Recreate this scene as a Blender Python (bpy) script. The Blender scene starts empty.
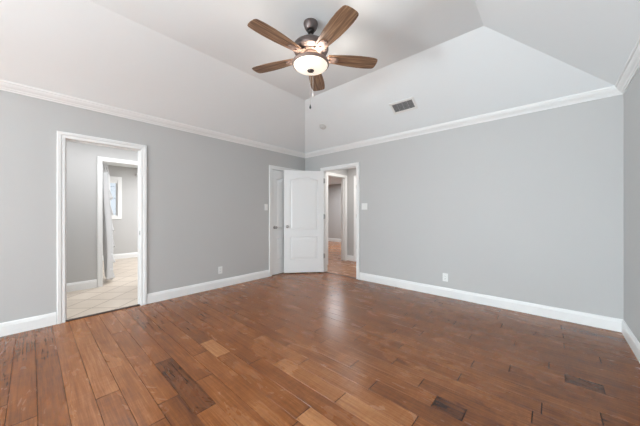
import bpy, bmesh, math, random
from mathutils import Vector, Matrix
R = math.radians
random.seed(7)
scn = bpy.context.scene
COL = scn.collection

# ------------------------------------------------------------------ camera
W, L = 4.526, 8.80           # bedroom, lengthened behind the camera for even light: x 0..W, y 0..-L ; corner of left and back wall at the origin
cd = bpy.data.cameras.new('camera'); cam = bpy.data.objects.new('camera', cd); COL.objects.link(cam)
cam.location = (3.9832, -3.9658, 1.1943)
cam.rotation_euler = (R(90), 0, R(41.8117))
cd.sensor_width = 36; cd.lens = 258.34 / 640 * 36; cd.shift_y = 0.47 / 640; cd.clip_start = 0.02
scn.camera = cam

# ------------------------------------------------------------------ world, exposure, daylight
scn.view_settings.view_transform = 'Standard'; scn.view_settings.look = 'None'
scn.view_settings.gamma = 1; scn.view_settings.use_curve_mapping = False
scn.view_settings.exposure = 0.24
w = bpy.data.worlds.new('world'); scn.world = w; w.use_nodes = True
bg = w.node_tree.nodes['Background']; bg.inputs[0].default_value = (.80, .90, 1, 1); bg.inputs[1].default_value = .85


def area(name, loc, direction, sx, sy, power, col=(1, 1, 1), spread=180):
    l = bpy.data.lights.new(name, 'AREA'); l.shape = 'RECTANGLE'; l.size = sx; l.size_y = sy
    l.energy = power; l.color = col; l.spread = R(spread)
    o = bpy.data.objects.new(name, l); COL.objects.link(o); o.location = loc
    o.rotation_euler = Vector(direction).to_track_quat('-Z', 'Y').to_euler()
    return o


DAY = (.81, .93, 1)
# area lights outside two added, unseen windows behind the camera, for even daylight
area('added_rear_window_light', (3.0, -L - .25, .70), (0, 1, .12), 2.5, 1.1, 165, DAY)
area('added_left_window_light', (-.37, -7.35, .70), (1, 0, .12), 2.2, 1.1, 620, DAY)
area('bathroom_fill', (-2.9, -1.3, 2.40), (0, 0, -1), 1.2, 1.2, 78, (.95, .97, 1))  # unseen area light added under the bathroom ceiling
area('passage_fill', (-.62, -2.7, 2.41), (0, 0, -1), 1.0, 2.6, 32, (.95, .97, 1))  # unseen light added over the passage to brighten the bathroom evenly
area('hall_light', (1.1, .80, 2.40), (0, 0, -1), .9, .5, 20, (1, .97, .94))
area('far_room_light', (-1.6, 3.4, 2.40), (0, 0, -1), 1.6, 1.2, 60, (.95, .97, 1))  # area light facing down from under the far room ceiling


# ------------------------------------------------------------------ materials
def mat(name, col, rough=.5, metal=0.0, **k):
    m = bpy.data.materials.new(name); m.use_nodes = True
    b = m.node_tree.nodes['Principled BSDF']
    b.inputs['Base Color'].default_value = (*col, 1); b.inputs['Roughness'].default_value = rough
    b.inputs['Metallic'].default_value = metal
    for a, v in k.items(): b.inputs[a.replace('_', ' ')].default_value = v
    return m


def nt(m): return m.node_tree, m.node_tree.nodes['Principled BSDF']


def N(t, kind, **k):
    n = t.nodes.new('ShaderNode' + kind)
    for a, v in k.items(): setattr(n, a, v)
    return n


def mix(t, a, b, f, mode='MIX'):
    n = N(t, 'Mix', data_type='RGBA', blend_type=mode)
    for s, v in ((n.inputs[0], f), (n.inputs[6], a), (n.inputs[7], b)):
        if hasattr(v, 'links') or hasattr(v, 'is_linked'): t.links.new(v, s)
        elif isinstance(v, (int, float)): s.default_value = v
        else: s.default_value = (*v, 1)
    return n.outputs[2]


def math_(t, op, a, b=None, c=None, clamp=False):
    n = N(t, 'Math', operation=op, use_clamp=clamp)
    for i, v in enumerate((a, b, c)):
        if v is None: continue
        if isinstance(v, (int, float)): n.inputs[i].default_value = v
        else: t.links.new(v, n.inputs[i])
    return n.outputs[0]


def paint(name, col, rough, bump=.02, scale=160, var=.015):
    m = mat(name, col, rough); t, b = nt(m)
    g = N(t, 'NewGeometry'); n = N(t, 'TexNoise'); n.inputs['Scale'].default_value = scale; n.inputs['Detail'].default_value = 3
    t.links.new(g.outputs['Position'], n.inputs['Vector'])
    n2 = N(t, 'TexNoise'); n2.inputs['Scale'].default_value = 1.7; t.links.new(g.outputs['Position'], n2.inputs['Vector'])
    c = mix(t, [x * (1 - var) for x in col], [min(1, x * (1 + var)) for x in col], n2.outputs[0])
    t.links.new(c, b.inputs['Base Color'])
    bp = N(t, 'Bump'); bp.inputs['Strength'].default_value = bump * 10; bp.inputs['Distance'].default_value = .001
    t.links.new(n.outputs[0], bp.inputs['Height']); t.links.new(bp.outputs[0], b.inputs['Normal'])
    return m


M_wall = paint('wall_paint_grey', (.52, .515, .506), .55)
M_ceil = paint('ceiling_paint_white', (.865, .898, .908), .7)
M_trim = mat('trim_enamel_white', (.84, .84, .83), .30)
M_door = mat('door_enamel_white', (.82, .82, .815), .30)
M_plate = mat('plate_plastic_white', (.82, .82, .80), .35)
M_dark = mat('slot_dark', (.03, .03, .03), .6)
M_nickel = mat('satin_nickel', (.42, .41, .40), .3, 1)
M_bronze = mat('brushed_bronze', (.155, .125, .118), .38, .75)
M_rose = mat('antique_rose_bronze', (.27, .195, .165), .5, .4)


def N_attr(t, n): return N(t, 'Attribute', attribute_name=n).outputs['Fac']


def wood_floor(name, dark, mid, light):
    m = mat(name, mid, .3); t, b = nt(m); lk = t.links.new
    at = N(t, 'Attribute', attribute_name='tone'); sd = N(t, 'Attribute', attribute_name='seed')
    g = N(t, 'TexCoord'); sp = N(t, 'SeparateXYZ'); lk(g.outputs['Object'], sp.inputs[0])
    x = math_(t, 'ADD', sp.outputs[0], math_(t, 'MULTIPLY', sd.outputs['Fac'], 37.0))
    y = math_(t, 'ADD', sp.outputs[1], math_(t, 'MULTIPLY', sd.outputs['Fac'], 91.0))

    def noise(sx, sy, detail=3, rough=.55, dist=0):
        c = N(t, 'CombineXYZ'); lk(math_(t, 'MULTIPLY', x, sx), c.inputs[0]); lk(math_(t, 'MULTIPLY', y, sy), c.inputs[1])
        n = N(t, 'TexNoise'); n.inputs['Scale'].default_value = 1; n.inputs['Detail'].default_value = detail
        n.inputs['Roughness'].default_value = rough; n.inputs['Distortion'].default_value = dist
        lk(c.outputs[0], n.inputs['Vector']); return n.outputs[0]
    blotch = noise(2.4, 7, 4, .6, .6); grain = noise(2.5, 70, 4, .65, .3); fine = noise(9, 260, 2)
    figure = noise(20, 4, 2, .5, 2.0); knot = noise(3.4, 14, 3, .55, 1.0)
    v = at.outputs['Fac']
    for n, k in ((blotch, .55), (grain, .85), (fine, .32), (figure, .22)):
        v = math_(t, 'ADD', v, math_(t, 'MULTIPLY', math_(t, 'SUBTRACT', n, .5), k))
    kn = math_(t, 'MULTIPLY', math_(t, 'SUBTRACT', knot, .58, clamp=True), math_(t, 'MULTIPLY', N_attr(t, 'knots'), 5.0))
    v = math_(t, 'SUBTRACT', v, kn, clamp=True)
    r = N(t, 'ValToRGB'); lk(v, r.inputs[0]); e = r.color_ramp.elements
    e[0].position = 0; e[0].color = (*dark, 1); e[1].position = 1; e[1].color = (*light, 1)
    q = e.new(.5); q.color = (*mid, 1)
    hue = noise(1.1, 2.5, 2); c = mix(t, r.outputs[0], (1.0, .93, .80), math_(t, 'MULTIPLY', hue, .55), 'MULTIPLY')
    lk(c, b.inputs['Base Color'])
    lk(math_(t, 'ADD', .18, math_(t, 'MULTIPLY', blotch, .16)), b.inputs['Roughness'])
    scrape = noise(7, 16, 2, .5, .8)
    h = math_(t, 'ADD', math_(t, 'MULTIPLY', scrape, 1.0), math_(t, 'ADD', math_(t, 'MULTIPLY', figure, .5), math_(t, 'MULTIPLY', grain, .10)))
    bp = N(t, 'Bump'); bp.inputs['Strength'].default_value = .55; bp.inputs['Distance'].default_value = .0026
    lk(h, bp.inputs['Height']); lk(bp.outputs[0], b.inputs['Normal'])
    b.inputs['Specular IOR Level'].default_value = .5
    return m


M_floor = wood_floor('hand_scraped_floor_wood', (.036, .010, .0045), (.250, .082, .021), (.52, .245, .105))
M_floor_hall = wood_floor('hall_floor_wood', (.10, .035, .016), (.36, .16, .075), (.55, .30, .17))
M_groove = mat('floor_groove_stain', (.035, .014, .009), .7)


def tile_mat():
    m = mat('beige_diagonal_floor_tile', (.6, .52, .44), .3); t, b = nt(m); lk = t.links.new
    g = N(t, 'TexCoord'); mp = N(t, 'Mapping'); mp.inputs['Rotation'].default_value = (0, 0, R(45)); mp.inputs['Location'].default_value = (.11, .05, 0)
    lk(g.outputs['Object'], mp.inputs[0])
    br = N(t, 'TexBrick', offset=0); br.inputs['Scale'].default_value = 1; br.inputs['Mortar Size'].default_value = .007
    br.inputs['Brick Width'].default_value = .33; br.inputs['Row Height'].default_value = .33; br.inputs['Bias'].default_value = 0
    br.inputs['Color1'].default_value = (.70, .61, .51, 1); br.inputs['Color2'].default_value = (.62, .53, .44, 1); br.inputs['Mortar'].default_value = (.34, .26, .20, 1)
    lk(mp.outputs[0], br.inputs['Vector'])
    n = N(t, 'TexNoise'); n.inputs['Scale'].default_value = 7; n.inputs['Detail'].default_value = 5; lk(g.outputs['Object'], n.inputs['Vector'])
    lk(mix(t, br.outputs[0], mix(t, (.80, .78, .76), (1, 1, 1), n.outputs[0]), .8, 'MULTIPLY'), b.inputs['Base Color'])
    bp = N(t, 'Bump'); bp.inputs['Strength'].default_value = .3; bp.inputs['Distance'].default_value = .002; bp.invert = True
    lk(br.outputs['Fac'], bp.inputs['Height']); lk(bp.outputs[0], b.inputs['Normal'])
    return m


M_tile = tile_mat()


def blade_mat():
    m = mat('weathered_blade_wood', (.22, .12, .07), .5); t, b = nt(m); lk = t.links.new
    g = N(t, 'TexCoord'); mp = N(t, 'Mapping'); mp.inputs['Scale'].default_value = (3.5, 55, 3.5); lk(g.outputs['Object'], mp.inputs[0])
    n = N(t, 'TexNoise'); n.inputs['Scale'].default_value = 1; n.inputs['Detail'].default_value = 5; n.inputs['Distortion'].default_value = .4
    lk(mp.outputs[0], n.inputs['Vector'])
    r = N(t, 'ValToRGB'); lk(n.outputs[0], r.inputs[0]); e = r.color_ramp.elements
    e[0].position = .30; e[0].color = (.085, .046, .026, 1); e[1].position = .72; e[1].color = (.42, .26, .15, 1); q = e.new(.5); q.color = (.24, .135, .075, 1)
    lk(r.outputs[0], b.inputs['Base Color'])
    return m


M_blade = blade_mat()
M_bowl = mat('frosted_glass_bowl', (.95, .90, .82), .45, Emission_Strength=.62)
M_bowl.node_tree.nodes['Principled BSDF'].inputs['Emission Color'].default_value = (1, .86, .70, 1)


def glass(name, tint=(1, 1, 1), gloss=.06, rough=0):
    m = bpy.data.materials.new(name); m.use_nodes = True; t = m.node_tree; t.nodes.clear()
    o = N(t, 'OutputMaterial'); a = N(t, 'BsdfTransparent'); a.inputs[0].default_value = (*tint, 1)
    b = N(t, 'BsdfGlossy'); b.inputs['Roughness'].default_value = .02; x = N(t, 'MixShader'); x.inputs[0].default_value = gloss
    t.links.new(a.outputs[0], x.inputs[1]); t.links.new(b.outputs[0], x.inputs[2]); t.links.new(x.outputs[0], o.inputs[0])
    return m


M_glass = glass('clear_window_glass')
M_curtain = mat('white_ruffled_cotton', (.86, .86, .87), .85)
M_leaf = mat('hedge_leaf', (.13, .21, .27), .6)


# ------------------------------------------------------------------ mesh helpers
def link(name, bm, m, parent=None, loc=None, rot=None, smooth=False, autosmooth=None):
    me = bpy.data.meshes.new(name); bm.normal_update(); bm.to_mesh(me); bm.free()
    for mm in (m if isinstance(m, (list, tuple)) else [m]): me.materials.append(mm)
    if smooth or autosmooth:
        for p in me.polygons: p.use_smooth = True
        if autosmooth: me.set_sharp_from_angle(angle=R(autosmooth))
    o = bpy.data.objects.new(name, me); COL.objects.link(o)
    if parent: o.parent = parent
    if loc: o.location = loc
    if rot: o.rotation_euler = rot
    return o


def struct(name, bm, m, **k):
    o = link(name, bm, m, **k)
    if not k.get('parent'): o['kind'] = 'structure'
    return o


def tag(o, label, cat, group=None):
    o['label'] = label; o['category'] = cat
    if group: o['group'] = group
    return o


def empty(name, loc, rz=0, rot=None):
    o = bpy.data.objects.new(name, None); COL.objects.link(o); o.location = loc
    o.rotation_euler = rot if rot else (0, 0, rz); o.empty_display_size = .1
    return o


def box(bm, x0, x1, y0, y1, z0, z1, bev=0, mi=0):
    vs = [bm.verts.new((x, y, z)) for z in (z0, z1) for x, y in ((x0, y0), (x1, y0), (x1, y1), (x0, y1))]
    fs = [bm.faces.new([vs[i] for i in f]) for f in ((3, 2, 1, 0), (4, 5, 6, 7), (0, 1, 5, 4), (1, 2, 6, 5), (2, 3, 7, 6), (3, 0, 4, 7))]
    for f in fs: f.material_index = mi
    if bev:
        es = list({e for f in fs for e in f.edges})
        bmesh.ops.bevel(bm, geom=es, offset=bev, segments=2, profile=.6, affect='EDGES', clamp_overlap=True)
    return fs


def lathe(bm, prof, n=48, cx=0, cy=0, close=True):
    rings = []
    for r, z in prof:
        if r < 1e-5: rings.append([bm.verts.new((cx, cy, z))])
        else: rings.append([bm.verts.new((cx + r * math.cos(2 * math.pi * i / n), cy + r * math.sin(2 * math.pi * i / n), z)) for i in range(n)])
    for a, b in zip(rings, rings[1:]):
        for i in range(n):
            j = (i + 1) % n
            if len(a) == 1 and len(b) == 1: continue
            if len(a) == 1: bm.faces.new((a[0], b[j], b[i]))
            elif len(b) == 1: bm.faces.new((a[i], a[j], b[0]))
            else: bm.faces.new((a[i], a[j], b[j], b[i]))
    bmesh.ops.recalc_face_normals(bm, faces=bm.faces)


def sweep(bm, path, prof, frame, closed_prof=True):
    """path: list of points; frame(i) -> (U, V) vectors; prof: (u, v) pairs"""
    rings = []
    for i, p in enumerate(path):
        U, V = frame(i); rings.append([bm.verts.new(Vector(p) + U * u + V * v) for u, v in prof])
    n = len(prof)
    for a, b in zip(rings, rings[1:]):
        for i in range(n if closed_prof else n - 1):
            j = (i + 1) % n; bm.faces.new((a[i], a[j], b[j], b[i]))
    if closed_prof:
        bm.faces.new(rings[0][::-1]); bm.faces.new(rings[-1])
    bmesh.ops.recalc_face_normals(bm, faces=bm.faces)


def tube(bm, a, b, r, n=10):
    a, b = Vector(a), Vector(b); d = (b - a).normalized()
    u = d.orthogonal().normalized(); v = d.cross(u)
    sweep(bm, [a, b], [(r * math.cos(2 * math.pi * i / n), r * math.sin(2 * math.pi * i / n)) for i in range(n)], lambda i: (u, v))


# ------------------------------------------------------------------ structure: walls
T = .12; EAVE = 2.44; PITCH = .563; D_ = 1.03; HTOP = EAVE + PITCH * D_
D1 = (-3.713, -3.019, 2.02)        # bathroom opening on the left wall
D2 = (-.896, -.130, 2.045)         # closet door on the left wall
D3 = (.530, 1.331, 2.056)           # hall opening on the back wall


def wall(name, along, fixed, a0, a1, holes, z1, th, side, m=M_wall):
    """along 'x' or 'y'; wall surface at fixed, thickness th going towards side (+1/-1); holes (a, b, z0, z1)"""
    bm = bmesh.new()
    f0, f1 = sorted((fixed, fixed + side * th))

    def put(p, q, za, zb):
        if q - p < 1e-4 or zb - za < 1e-4: return
        if along == 'x': box(bm, p, q, f0, f1, za, zb)
        else: box(bm, f0, f1, p, q, za, zb)
    cur = a0
    for a, b, za, zb in sorted(holes):
        put(cur, a, 0, z1); put(a, b, 0, za); put(a, b, zb, z1); cur = b
    put(cur, a1, 0, z1)
    return struct(name, bm, m)


J = .018
wall('wall_left', 'y', 0, -L - T, 0, [(-8.4, -6.3, .12, 2.25), (D1[0] - J, D1[1] + J, 0, D1[2] + J), (D2[0] - J, D2[1] + J, 0, D2[2] + J)], EAVE, T, -1)
wall('wall_back', 'x', 0, -T, W + T, [(D3[0] - J, D3[1] + J, 0, D3[2] + J)], EAVE, T, 1)
wall('wall_right', 'y', W, -L - T, 0, [], EAVE, T, 1)
wall('wall_rear', 'x', -L, 0, W, [(1.8, 4.25, .12, 2.25)], EAVE, T, -1)

# ceiling: four slopes rising to a flat centre
bm = bmesh.new()
oz = EAVE - PITCH * T
for dz in (0, .10):
    o = [bm.verts.new(p) for p in ((-T, T, oz + dz), (W + T, T, oz + dz), (W + T, -L - T, oz + dz), (-T, -L - T, oz + dz))]
    i_ = [bm.verts.new(p) for p in ((D_, -D_, HTOP + dz), (W - D_, -D_, HTOP + dz), (W - D_, -L + D_, HTOP + dz), (D_, -L + D_, HTOP + dz))]
    for k in range(4): bm.faces.new((o[k], o[(k + 1) % 4], i_[(k + 1) % 4], i_[k]))
    bm.faces.new(i_)
bmesh.ops.recalc_face_normals(bm, faces=bm.faces)
struct('ceiling', bm, M_ceil)

# crown moulding, mitred in the corners
CROWN = [(0, 2.392), (.010, 2.392), (.012, 2.404), (.020, 2.408), (.026, 2.420), (.040, 2.432), (.050, 2.446), (.054, 2.458), (.064, 2.460), (.066, EAVE + PITCH * .066), (0, EAVE)]


def crown(name, a, b, inward, along):
    bm = bmesh.new(); rings = []
    a, b = Vector(a), Vector(b); inward = Vector(inward); along = (b - a).normalized()
    for p, s in ((a, 1), (b, -1)):
        rings.append([bm.verts.new(p + inward * u + along * (s * u) + Vector((0, 0, z))) for u, z in CROWN])
    n = len(CROWN)
    for i in range(n): bm.faces.new((rings[0][i], rings[0][(i + 1) % n], rings[1][(i + 1) % n], rings[1][i]))
    bm.faces.new(rings[0][::-1]); bm.faces.new(rings[1])
    bmesh.ops.recalc_face_normals(bm, faces=bm.faces)
    return struct(name, bm, M_trim)


crown('trim_1', (0, -L, 0), (0, 0, 0), (1, 0, 0), None)
crown('trim_2', (0, 0, 0), (W, 0, 0), (0, -1, 0), None)
crown('trim_3', (W, 0, 0), (W, -L, 0), (-1, 0, 0), None)
crown('trim_4', (W, -L, 0), (0, -L, 0), (0, 1, 0), None)

# baseboards
BASE = [(0, 0), (.016, 0), (.016, .098), (.013, .104), (.011, .118), (.006, .128), (0, .130)]


def baseboard(name, segs, m=M_trim):
    """segs: (start, end, inward)"""
    bm = bmesh.new()
    for a, b, inw in segs:
        a, b, inw = Vector((*a, 0)), Vector((*b, 0)), Vector((*inw, 0))
        sweep(bm, [a, b], BASE, lambda i: (inw, Vector((0, 0, 1))))
    return struct(name, bm, m)


CW = .072
baseboard('baseboard_left', [((0, -6.2), (0, D1[0] - CW), (1, 0)), ((0, D1[1] + CW), (0, D2[0] - CW), (1, 0)), ((0, D2[1] + CW), (0, -.016), (1, 0))])
baseboard('baseboard_back', [((0, 0), (D3[0] - CW, 0), (0, -1)), ((D3[1] + CW, 0), (W, 0), (0, -1))])
baseboard('baseboard_right', [((W, -.016), (W, -L + .016), (-1, 0))])
baseboard('baseboard_rear', [((0, -L), (W, -L), (0, 1))])

# door casings and jambs
CAS = [(.006, 0), (.006, .009), (.012, .013), (.036, .012), (.042, .019), (.066, .021), (CW, .017), (CW, 0)]


def casing(name, p0, p1, head, out, m=M_trim, stop_off=None):
    """p0, p1: jamb faces (x, y) on the wall surface, out: unit vector out of the wall"""
    bm = bmesh.new(); p0, p1, o = Vector((*p0, 0)), Vector((*p1, 0)), Vector((*out, 0)); a = (p1 - p0).normalized(); Z = Vector((0, 0, 1))
    path = [p0, p0 + Z * head, p1 + Z * head, p1]
    U = [-a, -a + Z, a + Z, a]
    sweep(bm, path, [(u - .004, v) for u, v in CAS], lambda i: (U[i], o))
    return struct(name, bm, m)


def jamb(name, p0, p1, head, inn, th, stop=None, m=M_trim):
    """lining of the opening; inn: vector into the wall"""
    bm = bmesh.new(); p0, p1, n = Vector((*p0, 0)), Vector((*p1, 0)), Vector((*inn, 0)); a = (p1 - p0).normalized(); Z = Vector((0, 0, 1))
    prof = [(0, 0), (0, th)]; t = .017

    def u_strip(o0, o1, d0, d1):
        path = [p0, p0 + Z * head, p1 + Z * head, p1]; U = [a, a - Z, -a - Z, -a]
        sweep(bm, path, [(o0, d0), (o1, d0), (o1, d1), (o0, d1)], lambda i: (U[i], n))
    u_strip(-t, 0, 0, th)
    if stop: u_strip(0, .011, stop[0], stop[1])
    return struct(name, bm, m)


casing('trim_5', (0, D1[0]), (0, D1[1]), D1[2], (1, 0)); casing('trim_6', (-T, D1[0]), (-T, D1[1]), D1[2], (-1, 0))
jamb('trim_7', (0, D1[0]), (0, D1[1]), D1[2], (-1, 0), T, stop=(.045, .08))
casing('trim_8', (0, D2[0]), (0, D2[1]), D2[2], (1, 0))
jamb('trim_9', (0, D2[0]), (0, D2[1]), D2[2], (-1, 0), T, stop=(.052, .09))
casing('trim_10', (D3[0], 0), (D3[1], 0), D3[2], (0, -1)); casing('trim_11', (D3[0], T), (D3[1], T), D3[2], (0, 1))
jamb('trim_12', (D3[0], 0), (D3[1], 0), D3[2], (0, 1), T, stop=(.045, .08))


# ------------------------------------------------------------------ floors
PW = .125; ROW0 = -3.69
FIX = {  # row: list of (x of the joint, tone of the board that starts there)
    -9: [(0, 0.32), (1.9, 0.37)], -8: [(0, 0.34), (1.5, 0.30)], -7: [(0, 0.32), (1.1, 0.34), (2.3, 0.37)], -6: [(0, 0.32), (1.6, 0.37)], -5: [(0, 0.34), (1.3, 0.32), (2.6, 0.37)], -4: [(0, 0.28), (1.45, 0.34), (2.9, 0.37)], -3: [(0, 0.32), (1.72, 0.32), (3.1, 0.34)],
    -2: [(0, 0.30), (2.4, 0.32)], -1: [(0, .52), (2.25, .45)],
    0: [(0, .62), (1.805, .46), (2.9, .5)], 1: [(0, .56), (2.30, .45), (3.3, .5)], 2: [(0, .53), (.75, .50), (2.155, .34), (3.0, .45)],
    3: [(0, .50), (.62, .45), (1.645, .20), (2.412, .60), (3.3, .5)], 4: [(0, .40), (1.1, .46), (2.1, .50), (3.2, .45)],
    5: [(0, .44), (.85, .48), (1.75, .50), (2.9, .42)],
    6: [(0, .42), (.9, .38), (1.582, .76), (1.918, .46), (2.875, .80), (3.6, .5)], 7: [(0, .48), (1.25, .42), (2.2, .47), (3.3, .42)],
    8: [(0, .42), (1.05, .45), (2.34, .66), (2.964, .74), (3.9, .5)], 9: [(0, .50), (.8, .50), (1.874, .60), (2.496, .62), (3.4, .48)],
    10: [(0, .45), (1.2, .42), (2.2, .52), (3.059, .40), (3.9, .36)], 11: [(0, .42), (1.1, .48), (1.874, .56), (2.817, .50), (3.429, .16), (3.60, .38)],
    12: [(0, .5), (1.5, .46), (2.4, .56), (3.3, .46)], 13: [(0, .45), (1.3, .5), (2.2, .48), (3.041, .56), (3.9, .42)],
    14: [(0, .5), (1.7, .52), (2.6, .50), (3.484, .46), (3.94, .42)], 15: [(0, .45), (.9, .5), (2.0, .48), (2.978, .55), (4.203, .38)],
    16: [(0, .5), (1.4, .45), (2.5, .5), (3.518, .42)], 17: [(0, .48), (1.9, .46), (2.8, .5), (3.745, .38)],
    18: [(0, .46), (1.2, .5), (2.1, .45), (3.022, .52), (4.06, .16), (4.25, .42)], 19: [(0, .5), (1.6, .45), (2.9, .46), (3.971, .36)],
    20: [(0, .45), (1.0, .48), (2.3, .5), (3.4, .42)], 21: [(0, .48), (1.5, .45), (2.7, .46), (3.734, .38)],
    22: [(0, .5), (.9, .48), (2.2, .45), (3.2, .44), (4.282, .38)], 23: [(0, .45), (1.6, .5), (2.9, .45), (4.071, .36)],
    25: [(0, .5), (1.3, .48), (2.6, .45), (4.071, .38)], 27: [(0, .48), (1.5, .46), (2.8, .45), (4.061, .36)],
}
rnd = random.Random(11)


def planks(name, x0, x1, y0, y1, m, fix, base=.48, spread=.10, depth=.003):
    bm = bmesh.new(); tl = bm.faces.layers.float.new('tone'); sl = bm.faces.layers.float.new('seed'); kl = bm.faces.layers.float.new('knots')
    z = -depth
    f = bm.faces.new([bm.verts.new(p) for p in ((x0, y0, z), (x1, y0, z), (x1, y1, z), (x0, y1, z))]); f.material_index = 1
    k0 = math.floor((y0 - ROW0) / PW); k1 = math.ceil((y1 - ROW0) / PW)
    for k in range(k0, k1):
        ya, yb = max(y0, ROW0 + k * PW), min(y1, ROW0 + (k + 1) * PW)
        if yb - ya < .004: continue
        if fix and k in fix: js = list(fix[k])
        else:
            js = [(x0, base + rnd.uniform(-spread, spread))]; c = x0 + rnd.uniform(.3, 1.1)
            while c < x1 - .25: js.append((c, base + rnd.uniform(-spread, spread))); c += rnd.uniform(.45, 1.3)
        js.append((x1, 0))
        for (a, tone), (b, _) in zip(js, js[1:]):
            g = .0007; e = .0018
            tone += rnd.uniform(-.03, .03) + (.05 if k < -1 else 0); seed = rnd.random(); kn = .05 * rnd.random() + (.45 if tone < .3 and k > 1 else 0) + (rnd.uniform(.1, .5) if a > 2.6 and k in (11, 12, 13, 14, 15, 16, 17, 18, 19, 22) else 0); dz = rnd.uniform(-.0004, .0004)
            O = [bm.verts.new(p) for p in ((a + g, ya + g, z + .0005), (b - g, ya + g, z + .0005), (b - g, yb - g, z + .0005), (a + g, yb - g, z + .0005))]
            ex = .0030
            I = [bm.verts.new(p) for p in ((a + ex, ya + e, dz), (b - ex, ya + e, dz), (b - ex, yb - e, dz), (a + ex, yb - e, dz))]
            fs = [bm.faces.new(I)] + [bm.faces.new((O[i], O[(i + 1) % 4], I[(i + 1) % 4], I[i])) for i in range(4)]
            for i, f in enumerate(fs): f[tl] = tone - (0, .10, .45, .10, .45)[i]; f[sl] = seed; f[kl] = kn
    bmesh.ops.recalc_face_normals(bm, faces=bm.faces)
    # a slab under the boards
    box(bm, x0, x1, y0, y1, -.06, -depth - .001, mi=1)
    return struct(name, bm, [m, M_groove])


planks('floor', 0, W, -L, 0, M_floor, FIX)
planks('floor_hall', -3.6, 2.3, .06, 4.72, M_floor_hall, None, base=.5, spread=.12)
bm = bmesh.new(); box(bm, -4.5, -.045, -4.3, -.2, -.06, 0); struct('floor_bathroom', bm, M_tile)
bm = bmesh.new(); box(bm, -T, 0, D1[0] - .02, D1[1] + .02, -.06, -.001); box(bm, -.05, .004, D1[0], D1[1], -.001, .006, bev=.002); struct('trim_13', bm, M_groove)
bm = bmesh.new(); box(bm, D3[0] - .02, D3[1] + .02, 0, T, -.06, -.002); box(bm, D3[0], D3[1], .0, .06, -.002, .0015); o = struct('trim_14', bm, M_groove)
bm = bmesh.new(); box(bm, -T, 0, D2[0] - .02, D2[1] + .02, -.06, -.001); struct('trim_15', bm, M_groove)


# ------------------------------------------------------------------ panel doors
def outline(x0, x1, z0, z1, rise, ins, n=22):
    x0 += ins; x1 -= ins; z0 += ins; z1 -= ins
    pts = [(x0, z0), (x1, z0)]
    for i in range(n + 1):
        t = i / n; x = x1 + (x0 - x1) * t
        pts.append((x, z1 + rise * (.5 - .5 * math.cos(2 * math.pi * t)) ** .8))
    return pts


def leaf_mesh(w, h, th, panels, zb=.012):
    bm = bmesh.new()
    for side in (0, 1):
        yf = 0 if side == 0 else th; s = 1 if side == 0 else -1
        edges = []
        rect = [bm.verts.new((x, yf, z)) for x, z in ((0, zb), (w, zb), (w, h), (0, h))]
        if side == 0: r0 = rect
        else: r1 = rect
        edges += [bm.edges.new((rect[i], rect[(i + 1) % 4])) for i in range(4)]
        for p in panels:
            loops = []
            for ins, dep in ((0, 0), (.003, .006), (.009, .011), (.017, .0115), (.022, .011), (.050, .003), (.054, .0025)):
                loops.append([bm.verts.new((x, yf + s * dep, z)) for x, z in outline(*p, ins)])
            l0 = loops[0]; n = len(l0)
            edges += [bm.edges.new((l0[i], l0[(i + 1) % n])) for i in range(n)]
            for A, B in zip(loops, loops[1:]):
                for i in range(n): bm.faces.new((A[i], A[(i + 1) % n], B[(i + 1) % n], B[i]))
            bm.faces.new(loops[-1])
        bmesh.ops.triangle_fill(bm, use_beauty=True, edges=edges)
    for i in range(4): bm.faces.new((r0[i], r0[(i + 1) % 4], r1[(i + 1) % 4], r1[i]))
    bmesh.ops.recalc_face_normals(bm, faces=bm.faces)
    return bm


def knob_set(parent, x, z, th, sides=(0, 1)):
    for s in sides:
        y = 0 if s == 0 else th; d = -1 if s == 0 else 1
        bm = bmesh.new(); lathe(bm, [(0, 0), (.031, 0), (.031, .004), (.026, .008), (0, .008)], 28)
        ro = link('rose', bm, M_nickel, None, autosmooth=40)
        bm = bmesh.new(); lathe(bm, [(0, .006), (.010, .006), (.010, .026), (.014, .032), (.024, .040), (.0275, .050), (.025, .060), (.015, .067), (0, .068)], 28)
        kn = link('door_knob', bm, M_nickel, parent, (x, y, z), (R(90) if d < 0 else R(-90), 0, 0), autosmooth=50)
        kn['label'] = 'satin nickel round door knob'
        ro.parent = kn


def hinge(parent, x, y, z, m=M_nickel):
    bm = bmesh.new(); tube(bm, (0, 0, -.048), (0, 0, .048), .0065, 12); tube(bm, (0, 0, .048), (0, 0, .054), .004, 10); tube(bm, (0, 0, -.054), (0, 0, -.048), .004, 10)
    box(bm, -.030, 0, -.001, .002, -.046, .046)
    return link('hinge', bm, m, parent, (x, y, z), autosmooth=40)


DW = .794
PANELS = [(.118, DW - .118, .275, .735, 0), (.118, DW - .118, .875, 1.865, .062)]
# the open bedroom door (hinged on the left jamb of the hall opening, swung into the room)
ang = math.atan2(-.598 + .004, .030 - .536)
bm = leaf_mesh(DW, 2.048, .035, PANELS, .020)
# local y=0 face is the one that looks to the room (camera) when the door is swung open
d1 = struct('door_1', bm, M_door, loc=(.541, -.012, 0), rot=(0, 0, ang))
d1['label'] = 'open white two panel arched door swung into the room'
# shift so the thickness is on the wall side
knob_set(d1, DW - .066, .935, .035)
for hz in (1.85, 1.13, .34): hinge(d1, .0, .036, hz)

# closet door, closed, set in the left wall
cw = D2[1] - D2[0] - .006
PC = [(.118, cw - .118, .275, .735, 0), (.118, cw - .118, .875, 1.865, .062)]
bm = leaf_mesh(cw, 2.037, .035, PC)
d2 = struct('door_2', bm, M_door, loc=(-.015, D2[0] + .003, 0), rot=(0, 0, R(90)))
d2['label'] = 'closed white panel door behind the open door'
knob_set(d2, .075, .925, .035, sides=(0,))


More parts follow.
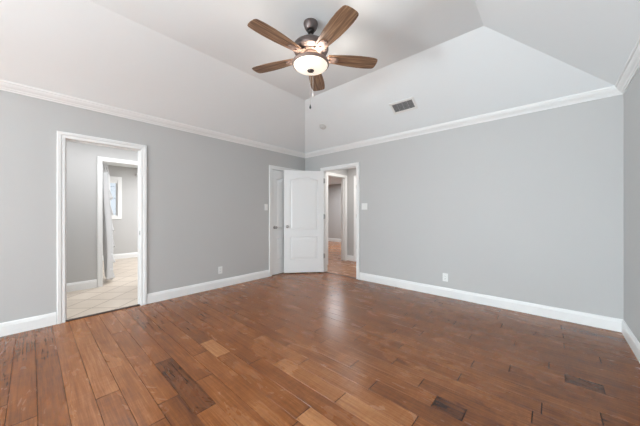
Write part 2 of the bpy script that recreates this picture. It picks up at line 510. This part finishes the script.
# strike plate and hinges left on the jambs
bm = bmesh.new(); box(bm, -.014, .014, -.0015, .0005, -.030, .030, bev=.0008); box(bm, -.006, .006, -.002, -.001, -.012, .012, mi=1)
tag(link('strike_plate', bm, [M_nickel, M_dark], None, (-.020, D1[1] - .0005, .938)), 'small metal strike plate on the right jamb of the bathroom opening', 'strike plate')

# ------------------------------------------------------------------ bathroom and dressing passage beyond the left opening
PX = -1.5; PT = .115
P1 = (-3.185, -2.42, 2.05)
wall('wall_partition', 'y', PX, -4.3, -.2, [(P1[0] - J, P1[1] + J, 0, P1[2] + J)], 2.44, PT, -1)
wall('wall_bathroom_end', 'y', -4.5, -4.3, -.2, [(-3.05, -2.45, 1.13, 2.07)], 2.44, .12, -1)
bm = bmesh.new(); box(bm, -4.62, -T, -4.42, -4.3, 0, 2.44); struct('wall_bathroom_left', bm, M_wall)
bm = bmesh.new(); box(bm, -4.62, -T, -.2, -.08, 0, 2.44); struct('wall_bathroom_right', bm, M_wall)
bm = bmesh.new(); box(bm, -4.62, -T, -4.42, -.08, 2.44, 2.5); struct('ceiling_bathroom', bm, M_ceil)
casing('trim_16', (PX, P1[0]), (PX, P1[1]), P1[2], (1, 0)); jamb('trim_17', (PX, P1[0]), (PX, P1[1]), P1[2], (-1, 0), PT)
casing('trim_18', (PX - PT, P1[0]), (PX - PT, P1[1]), P1[2], (-1, 0))
baseboard('baseboard_partition', [((PX, -4.3), (PX, P1[0] - CW), (1, 0)), ((PX, P1[1] + CW), (PX, -.2), (1, 0)),
                                  ((PX - PT, -4.3), (PX - PT, P1[0] - CW), (-1, 0)), ((PX - PT, P1[1] + CW), (PX - PT, -.2), (-1, 0))])
baseboard('baseboard_bathroom', [((-4.5, -4.3), (-4.5, -.2), (1, 0))])


def window(name, plane_axis, fixed, a0, a1, z0, z1, inward, fw=.06, bars=1, rows=1, th=.12, casing_w=.07, mglass=None):
    """a framed window in a wall opening. inward: +1/-1 along the wall's normal, towards the room"""
    def P(bm, p, q, d0, d1, za, zb, bev=.002):
        d0, d1 = sorted((fixed + inward * d0, fixed + inward * d1))
        if plane_axis == 'y': box(bm, d0, d1, p, q, za, zb, bev=bev)
        else: box(bm, p, q, d0, d1, za, zb, bev=bev)
    bm = bmesh.new()
    for p, q, za, zb in ((a0, a0 + fw, z0, z1), (a1 - fw, a1, z0, z1), (a0 + fw, a1 - fw, z0, z0 + fw), (a0 + fw, a1 - fw, z1 - fw, z1)):
        P(bm, p, q, -.09, -.03, za, zb)
    for i in range(1, bars):
        c = a0 + (a1 - a0) * i / bars; P(bm, c - .012, c + .012, -.07, -.045, z0 + fw, z1 - fw)
    for i in range(1, rows):
        c = z0 + (z1 - z0) * i / rows; P(bm, a0 + fw, a1 - fw, -.075, -.04, c - .014, c + .014)
    # inner lining + picture-frame casing
    for p, q, za, zb in ((a0 - .0, a0 + .012, z0, z1), (a1 - .012, a1, z0, z1), (a0, a1, z0, z0 + .012), (a0, a1, z1 - .012, z1)):
        P(bm, p, q, -.1, 0, za, zb, bev=0)
    c = casing_w
    for p, q, za, zb in ((a0 - c, a0 + .004, z0 - c, z1 + c), (a1 - .004, a1 + c, z0 - c, z1 + c), (a0, a1, z0 - c, z0 + .004), (a0, a1, z1 - .004, z1 + c)):
        P(bm, p, q, 0, .018, za, zb)
    wo = struct(name, bm, M_trim)
    bm = bmesh.new(); P(bm, a0 + fw - .01, a1 - fw + .01, -.062, -.057, z0 + fw - .01, z1 - fw + .01, bev=0)
    link('window_pane', bm, mglass or M_glass, wo)
    return wo


window('added_window_rear', 'x', -L, 1.8, 4.25, .12, 2.25, 1, bars=3, rows=2)  # unseen rear window, added to let even light into the room
window('added_window_left', 'y', 0, -8.4, -6.3, .12, 2.25, 1, bars=2, rows=2)  # unseen window behind the camera, added as the main light opening
wb = window('window_2', 'y', -4.5, -3.05, -2.45, 1.13, 2.07, 1, fw=.028, bars=1, rows=1, casing_w=.085)
bm = bmesh.new(); box(bm, -4.53, -4.49, -3.04, -2.46, 1.985, 2.06, bev=.006); link('blind_cassette', bm, M_trim, wb)

# ------------------------------------------------------------------ hall beyond the back opening
HX = .10; HY = 1.43
H1 = (.655, 1.328, 2.09)
wall('wall_hall_left', 'y', HX, T, HY + .12, [(H1[0] - J, H1[1] + J, 0, H1[2] + J)], 2.44, .12, -1)
H2 = (.370, 1.13, 2.07)
wall('wall_hall_end', 'x', HY, HX, 2.3, [(H2[0] - J, H2[1] + J, 0, H2[2] + J)], 2.44, .12, 1)
bm = bmesh.new(); box(bm, 2.3, 2.42, T, HY + .12, 0, 2.44); struct('wall_hall_right', bm, M_wall)
bm = bmesh.new(); box(bm, -3.62, 2.3, 4.66, 4.78, 0, 2.44); struct('wall_far', bm, M_wall)
bm = bmesh.new(); box(bm, -3.74, -3.62, T, 4.78, 0, 2.44); struct('wall_far_left', bm, M_wall)
bm = bmesh.new(); box(bm, 2.3, 2.42, HY + .12, 4.78, 0, 2.44); struct('wall_far_right', bm, M_wall)
bm = bmesh.new(); box(bm, -3.62, -T, .02, .12, 0, 2.44); struct('wall_far_near', bm, M_wall)
bm = bmesh.new(); box(bm, -3.74, 2.42, T, 4.78, 2.44, 2.5); struct('ceiling_hall', bm, M_ceil)
casing('trim_19', (HX, H1[0]), (HX, H1[1]), H1[2], (1, 0)); jamb('trim_20', (HX, H1[0]), (HX, H1[1]), H1[2], (-1, 0), .12, stop=(.045, .08))
casing('trim_21', (HX - .12, H1[0]), (HX - .12, H1[1]), H1[2], (-1, 0))
casing('trim_22', (H2[0], HY), (H2[1], HY), H2[2], (0, -1)); jamb('trim_23', (H2[0], HY), (H2[1], HY), H2[2], (0, 1), .12)
baseboard('baseboard_hall', [((HX, HY), (H2[0] - CW, HY), (0, -1)), ((H2[1] + CW, HY), (2.3, HY), (0, -1))])
baseboard('baseboard_far', [((-3.62, 4.66), (2.3, 4.66), (0, -1))])
bm = leaf_mesh(H2[1] - H2[0] - .006, 2.06, .035, [(.118, .636, .275, .735, 0), (.118, .636, .875, 1.865, .062)])
d3 = struct('door_3', bm, M_door, loc=(H2[0] + .003, HY + .012, 0))
for hz in (1.86, 1.13, .36): hinge(d3, -.002, -.014, hz)
knob_set(d3, H2[1] - H2[0] - .08, .93, .035, sides=(0,))

# ------------------------------------------------------------------ shower curtain in the bathroom
cur = empty('shower_curtain', (-1.66, -3.10, 0))
tag(cur, 'white ruffled shower curtain hanging bunched just inside the inner bathroom doorway', 'curtain')
rr = random.Random(3)
ph = [rr.uniform(0, 6.28) for _ in range(6)]


def cpos(s, z):
    x = -.02 - .46 * s
    y = .035 * math.sin(s * 6 * 2 * math.pi + ph[0] + .4 * math.sin(z * 3)) + .06 * s * s + .02 * math.sin(s * 4 + z * 2.3) + (1.9 - z) * .012
    return x, y


bm = bmesh.new(); NS, NZ = 90, 60; g = []
for k in range(NZ + 1):
    z = .05 + 1.85 * k / NZ; row = []
    for i in range(NS + 1):
        s = i / NS; x, y = cpos(s, z); fl = 1 + .3 * (1 - z / 1.9)
        row.append(bm.verts.new((x, y * fl, z)))
    g.append(row)
for a, b in zip(g, g[1:]):
    for i in range(NS): bm.faces.new((a[i], a[i + 1], b[i + 1], b[i]))
o = link('curtain_panel', bm, M_curtain, cur, smooth=True); md = o.modifiers.new('solid', 'SOLIDIFY'); md.thickness = .002
for tz in (1.62, 1.34, 1.06, .78, .50, .24):
    bm = bmesh.new(); g = []
    for k in range(6):
        row = []
        for i in range(NS + 1):
            s = i / NS; z = tz - .17 * k / 5; x, y = cpos(s, z)
            y += .004 + .030 * (k / 5) * (1 + .6 * math.sin(s * 60 + tz * 9)) * 1.0
            row.append(bm.verts.new((x - .012 * (k / 5) * (s - .5), y, z + .008 * math.sin(s * 75 + tz * 5) * k / 5)))
        g.append(row)
    for a, b in zip(g, g[1:]):
        for i in range(NS): bm.faces.new((a[i], a[i + 1], b[i + 1], b[i]))
    o = link('ruffle', bm, M_curtain, cur, smooth=True); md = o.modifiers.new('solid', 'SOLIDIFY'); md.thickness = .0015
for i in range(8):
    s = (i + .5) / 8; x, y = cpos(s, 1.9)
    bm = bmesh.new(); n = 24
    pts = [Vector((x, y * (1 - k_) + (.017 * math.cos(2 * math.pi * k / n)), 2.04 + .148 * math.sin(2 * math.pi * k / n))) for k in range(n + 1) for k_ in [(.5 + .5 * math.sin(2 * math.pi * k / n))]]
    for p_, q_ in zip(pts, pts[1:]): tube(bm, p_, q_, .004, 6)
    link('hanging_loop', bm, M_curtain, cur)
bm = bmesh.new(); tube(bm, (0, 0, 0), (-2.885, 0, 0), .011, 16)
for x0_, x1_ in ((0, -.006), (-2.885, -2.879)): tube(bm, (x0_, 0, 0), (x1_, 0, 0), .026, 20)
tag(link('curtain_rod', bm, M_nickel, None, (-1.615, -3.10, 2.172), autosmooth=40), 'thin metal rod the white shower curtain hangs from', 'curtain rod')

# small white shelf on the far bathroom wall
bm = bmesh.new(); box(bm, -4.5, -4.36, -2.06, -1.45, 2.235, 2.285, bev=.004)
for yy in (-1.95, -1.56): box(bm, -4.5, -4.40, yy - .01, yy + .01, 2.16, 2.235, bev=.003)
tag(link('wall_shelf', bm, M_trim), 'small white shelf high on the far bathroom wall, right of the window', 'shelf')

# hedge outside the bathroom window
bm = bmesh.new(); hr = random.Random(5)
for i in range(1100):
    c = Vector((-6.3 + hr.uniform(-.35, .35), hr.uniform(-4.4, -1.4), hr.uniform(.05, 2.3)))
    if hr.random() < .0: continue
    q = Matrix.Rotation(hr.uniform(0, 6.28), 4, 'Z') @ Matrix.Rotation(hr.uniform(-1, 1), 4, 'X'); s = hr.uniform(.04, .08)
    vs = [bm.verts.new(c + (q @ Vector(v)) * s) for v in ((-.5, 0, 0), (0, .28, .1), (.8, 0, 0), (0, -.28, .1))]
    bm.faces.new(vs)
hd = empty('hedge', (-6.3, -2.9, 0)); tag(hd, 'leafy hedge seen faintly through the bathroom window', 'hedge')
lf = link('foliage', bm, M_leaf, hd); lf.matrix_parent_inverse = Matrix.Translation((6.3, 2.9, 0))
bm = bmesh.new(); hr = random.Random(8)
for i in range(8): tube(bm, (0, -1.2 + i * .35, -.02), (hr.uniform(-.1, .1), -1.2 + i * .35 + hr.uniform(-.1, .1), 2.0), .018, 8)
link('stem', bm, mat('bark', (.12, .08, .06), .8), hd)
bm = bmesh.new(); box(bm, -9, -4.62, -6.5, 1, -.08, -.02); struct('ground', bm, mat('lawn', (.10, .16, .06), .9))


# ------------------------------------------------------------------ electrical plates (wall-mounted)
def plate(name, label, cat, origin, rz, kind, gang=1, group=None):
    w = .071 if gang == 1 else .117; h = .116
    e = empty(name, origin, rz); tag(e, label, cat, group)
    bm = bmesh.new(); box(bm, -w / 2, w / 2, -.006, 0, -h / 2, h / 2, bev=.0025); link('cover_plate', bm, M_plate, e)
    for g_ in range(gang):
        cx = 0 if gang == 1 else (-.023 + .046 * g_)
        if kind == 'switch':
            bm = bmesh.new(); box(bm, cx - .0165, cx + .0165, -.0095, -.005, -.033, .033, bev=.0015); link('rocker', bm, M_plate, e)
        else:
            for zz in (-.0195, .0195):
                bm = bmesh.new(); box(bm, -.0165, .0165, -.0085, -.005, zz - .0135, zz + .0135, bev=.003)
                s = link('socket', bm, M_plate, e)
                bm = bmesh.new()
                box(bm, -.008, -.0055, -.0092, -.008, zz - .003, zz + .006); box(bm, .0055, .008, -.0092, -.008, zz - .003, zz + .006); box(bm, -.002, .002, -.0092, -.008, zz - .010, zz - .006)
                k = link('socket_slot', bm, M_dark, s)
    return e


plate('light_switch', 'white switch plate on the left wall beside the narrow closet casing', 'light switch', (0, -1.032, 1.311), R(90), 'switch')
plate('light_switch', 'wide white double switch plate on the back wall, right of the hall doorway', 'light switch', (1.502, 0, 1.320), 0, 'switch', 2)
plate('wall_outlet', 'white outlet low on the left wall between the two doorways', 'outlet', (0, -1.931, .280), R(90), 'outlet')
plate('wall_outlet', 'white outlet low on the long back wall above the baseboard', 'outlet', (2.851, 0, .277), 0, 'outlet')

# ------------------------------------------------------------------ vent and smoke detector on the back slope
sl = math.atan(PITCH)


def on_slope(name, x, y):
    # local x along world x, local y down the slope towards the wall, local -z away from the surface (into the room)
    return empty(name, (x, y, EAVE - PITCH * y), rot=(-sl, 0, 0))


v = on_slope('ceiling_vent', 2.435, -.475); tag(v, 'rectangular ceiling air vent with dark louvres and white frame', 'vent')
bm = bmesh.new(); a, b = .175, .100; ia, ib = .145, .070
for x0, x1, y0, y1 in ((-a, a, ib, b), (-a, a, -b, -ib), (-a, -ia, -ib, ib), (ia, a, -ib, ib)): box(bm, x0, x1, y0, y1, -.010, .0, bev=.002)
link('vent_frame', bm, M_plate, v)
bm = bmesh.new(); box(bm, -ia, ia, -ib, ib, -.0015, .0); link('duct_backing', bm, mat('duct_grey', (.2, .2, .2), .8), v)
M_lou = mat('louvre_grey', (.50, .50, .50), .5)
for i in range(9):
    bm = bmesh.new(); c = -ib + .008 + i * (2 * ib - .016) / 8
    box(bm, -ia, ia, -.0065, .0065, -.0007, .0007); bmesh.ops.rotate(bm, verts=bm.verts, cent=(0, 0, 0), matrix=Matrix.Rotation(R(50), 3, 'X'))
    link('louvre', bm, M_lou, v, (0, c, -.0065))
for i in range(3):
    bm = bmesh.new(); x = -.0725 + i * .0725; box(bm, x - .0015, x + .0015, -ib, ib, -.011, -.009); link('vent_bar', bm, M_lou, v)

s = on_slope('smoke_detector', .981, -.531); tag(s, 'round white smoke detector on the ceiling slope near the corner', 'smoke detector')
bm = bmesh.new(); lathe(bm, [(0, 0), (.066, 0), (.066, -.010), (0, -.010)], 40); link('mounting_ring', bm, M_plate, s, autosmooth=40)
bm = bmesh.new(); lathe(bm, [(0, -.010), (.058, -.010), (.058, -.016), (.052, -.018), (.052, -.024), (.056, -.026), (.050, -.034), (.030, -.038), (0, -.038)], 40)
link('detector_body', bm, mat('detector_plastic', (.62, .62, .60), .4), s, autosmooth=40)
bm = bmesh.new(); lathe(bm, [(0, -.038), (.009, -.038), (.008, -.041), (0, -.041)], 20); link('test_button', bm, M_lou, s)

# ------------------------------------------------------------------ ceiling fan
FX, FY = 2.2660, -2.1790
fan = empty('ceiling_fan', (FX, FY, HTOP)); tag(fan, 'bronze five blade ceiling fan with brown wood blades and a lit frosted bowl', 'ceiling fan')
Z = lambda z: z - HTOP


def fl(name, prof, m, n=56, auto=35, parent=fan):
    bm = bmesh.new(); lathe(bm, [(r, Z(z)) for r, z in prof], n); return link(name, bm, m, parent, autosmooth=auto)


fl('canopy', [(0, HTOP), (.067, HTOP), (.069, 3.008), (.067, 2.996), (.060, 2.975), (.050, 2.957), (.042, 2.949), (.038, 2.949), (.036, 2.956), (0, 2.956)], M_bronze)
fl('ball_joint', [(0, 2.962), (.022, 2.960), (.033, 2.950), (.035, 2.940), (.030, 2.926), (.018, 2.916), (0, 2.914)], mat('dark_bronze', (.03, .024, .022), .35, .6), 32, 60)
fl('downrod', [(0, 2.94), (.0125, 2.94), (.0125, 2.84), (0, 2.84)], M_bronze, 24)
fl('motor_coupling', [(0, 2.872), (.026, 2.872), (.030, 2.862), (.032, 2.845), (0, 2.845)], M_bronze, 32)
fl('motor_housing', [(0, 2.852), (.050, 2.850), (.092, 2.840), (.128, 2.824), (.154, 2.804), (.166, 2.790), (.170, 2.782), (.170, 2.764), (.164, 2.758), (.160, 2.744), (.136, 2.734), (0, 2.734)], M_bronze)
fl('flywheel', [(0, 2.736), (.098, 2.736), (.100, 2.738), (.098, 2.726), (.088, 2.722), (0, 2.722)], M_rose)
fl('switch_housing', [(0, 2.723), (.072, 2.723), (.074, 2.712), (.066, 2.706), (.064, 2.690), (.070, 2.684), (.066, 2.672), (.040, 2.664), (.012, 2.660), (0, 2.660)], M_rose)
fl('light_rod', [(0, 2.662), (.006, 2.662), (.006, 2.56), (0, 2.56)], M_bronze, 16)
# fitter ring with open top carrying the bowl
rg = fl('fitter_ring', [(.158, 2.642), (.168, 2.642), (.175, 2.636), (.176, 2.622), (.171, 2.614), (.162, 2.612), (.158, 2.618), (.158, 2.642)], M_rose)
for k in range(3):
    bm = bmesh.new(); t_ = k * 2 * math.pi / 3 + .6; tube(bm, (.05 * math.cos(t_), .05 * math.sin(t_), Z(2.674)), (.163 * math.cos(t_), .163 * math.sin(t_), Z(2.638)), .006, 8)
    link('fitter_arm', bm, M_rose, fan)
prof = [(.163, 2.626)]
for i in range(1, 13):
    t_ = i / 12 * math.pi / 2; prof.append((.165 * math.cos(t_), 2.622 - .058 * math.sin(t_)))
prof2 = [(max(r - .004, 0), z + .004) for r, z in prof[::-1]]
prof[-1] = (0, prof[-1][1]); prof2[0] = (0, prof2[0][1])
fl('glass_bowl', prof + prof2, M_bowl, 64, 60)['label'] = 'lit frosted glass bowl'
fl('finial', [(0, 2.570), (.028, 2.568), (.034, 2.563), (.031, 2.556), (.016, 2.550), (.008, 2.544), (0, 2.542)], M_bronze, 28)
# blades
BL = [(.165, .052), (.20, .055), (.28, .066), (.38, .077), (.48, .082), (.56, .081), (.610, .076), (.636, .071), (.650, .062), (.658, .042), (.661, .0)]
PITCHB = R(-7)


def blade_outline():
    up = BL; low = [(x - .0 , -y) for x, y in BL[::-1][1:]]
    return up + low


for k in range(5):
    th = R(41.8117) + R((9.8, 83.4, 158.0, 225.2, 299.2)[k])
    bz = 2.690
    bm = bmesh.new(); pts = blade_outline()
    f0 = [bm.verts.new((x, y, 0)) for x, y in pts]; f1 = [bm.verts.new((x, y, .006)) for x, y in pts]
    bm.faces.new(f0[::-1]); bm.faces.new(f1)
    for i in range(len(pts)): bm.faces.new((f0[i], f0[(i + 1) % len(pts)], f1[(i + 1) % len(pts)], f1[i]))
    bmesh.ops.recalc_face_normals(bm, faces=bm.faces)
    bmesh.ops.bevel(bm, geom=[e for e in bm.edges if abs(e.verts[0].co.z - e.verts[1].co.z) < 1e-6], offset=.0015, segments=1, affect='EDGES')
    bo = link('blade', bm, M_blade, fan); bo.rotation_mode = 'XYZ'
    mt = Matrix.Rotation(th, 4, 'Z') @ Matrix.Translation((0, 0, Z(bz))) @ Matrix.Rotation(PITCHB, 4, 'X')
    bo.location, bo.rotation_euler = mt.to_translation(), mt.to_euler(); bo.scale = ((1, 1.02, .975, .98, 1.02)[k], 1, 1)
    # blade iron: arm from the flywheel, flared plate with a slot under the blade root
    bm = bmesh.new()
    pl = [(.140, .020), (.170, .034), (.215, .038), (.255, .032), (.272, .014), (.272, -.014), (.255, -.032), (.215, -.038), (.170, -.034), (.140, -.020)]
    ho = [(.180, .013), (.200, .013), (.200, -.013), (.180, -.013)]
    top = []
    for zz in (-.007, -.0008):
        A = [bm.verts.new((x, y, zz)) for x, y in pl]; B = [bm.verts.new((x, y, zz)) for x, y in ho]
        ed = [bm.edges.new((A[i], A[(i + 1) % len(A)])) for i in range(len(A))] + [bm.edges.new((B[i], B[(i + 1) % 4])) for i in range(4)]
        bmesh.ops.triangle_fill(bm, use_beauty=True, edges=ed); top.append((A, B))
    for j in (0, 1):
        n = len(top[0][j])
        for i in range(n): bm.faces.new((top[0][j][i], top[0][j][(i + 1) % n], top[1][j][(i + 1) % n], top[1][j][i]))
    for x, y in ((.245, .020), (.245, -.020), (.258, 0)): tube(bm, (x, y, -.010), (x, y, -.006), .0055, 10)
    # arm
    arm = [(.075, .038), (.100, .034), (.125, .018), (.158, -.004)]
    sweep(bm, [Vector((x, 0, z)) for x, z in arm], [(-.024, -.004), (.024, -.004), (.024, .004), (-.024, .004)], lambda i: (Vector((0, 1, 0)), Vector((.25, 0, .97))))
    ir = link('blade_iron', bm, M_rose, bo)
# pull chains
for nm, dx, dy, z0, z1, mk in (('pull_chain', .017, .013, 2.566, 2.350, 'w'), ('pull_chain', -.004, -.003, 2.560, 2.235, 'd')):
    pc = Vector((dx, dy, 0))
    bm = bmesh.new(); zz = z0
    tube(bm, (dx, dy, Z(z0)), (dx, dy, Z(z1)), .0016, 6)
    while zz > z1: bmesh.ops.create_icosphere(bm, subdivisions=1, radius=.0028, matrix=Matrix.Translation((dx, dy, Z(zz)))); zz -= .008
    ch = link(nm, bm, mat('chain_' + mk, (.75, .72, .68) if mk == 'w' else (.6, .57, .54), .35, .6), fan)
    bm = bmesh.new(); lathe(bm, [(0, .004), (.004, .002), (.005, -.006), (.009, -.022), (.0085, -.032), (.004, -.038), (0, -.039)], 16, 0, 0)
    f_ = link('chain_fob', bm, M_plate if mk == 'w' else M_dark, ch, (dx, dy, Z(z1)), autosmooth=50)
    f_['label'] = 'white pull chain fob' if mk == 'w' else 'dark pull chain fob'
pl_ = bpy.data.lights.new('fan_bulb', 'POINT'); pl_.energy = 10; pl_.color = (1, .92, .84); pl_.shadow_soft_size = .05
po = bpy.data.objects.new('fan_bulb', pl_); COL.objects.link(po); po.parent = fan; po.location = (0.012, 0.03, Z(2.598))
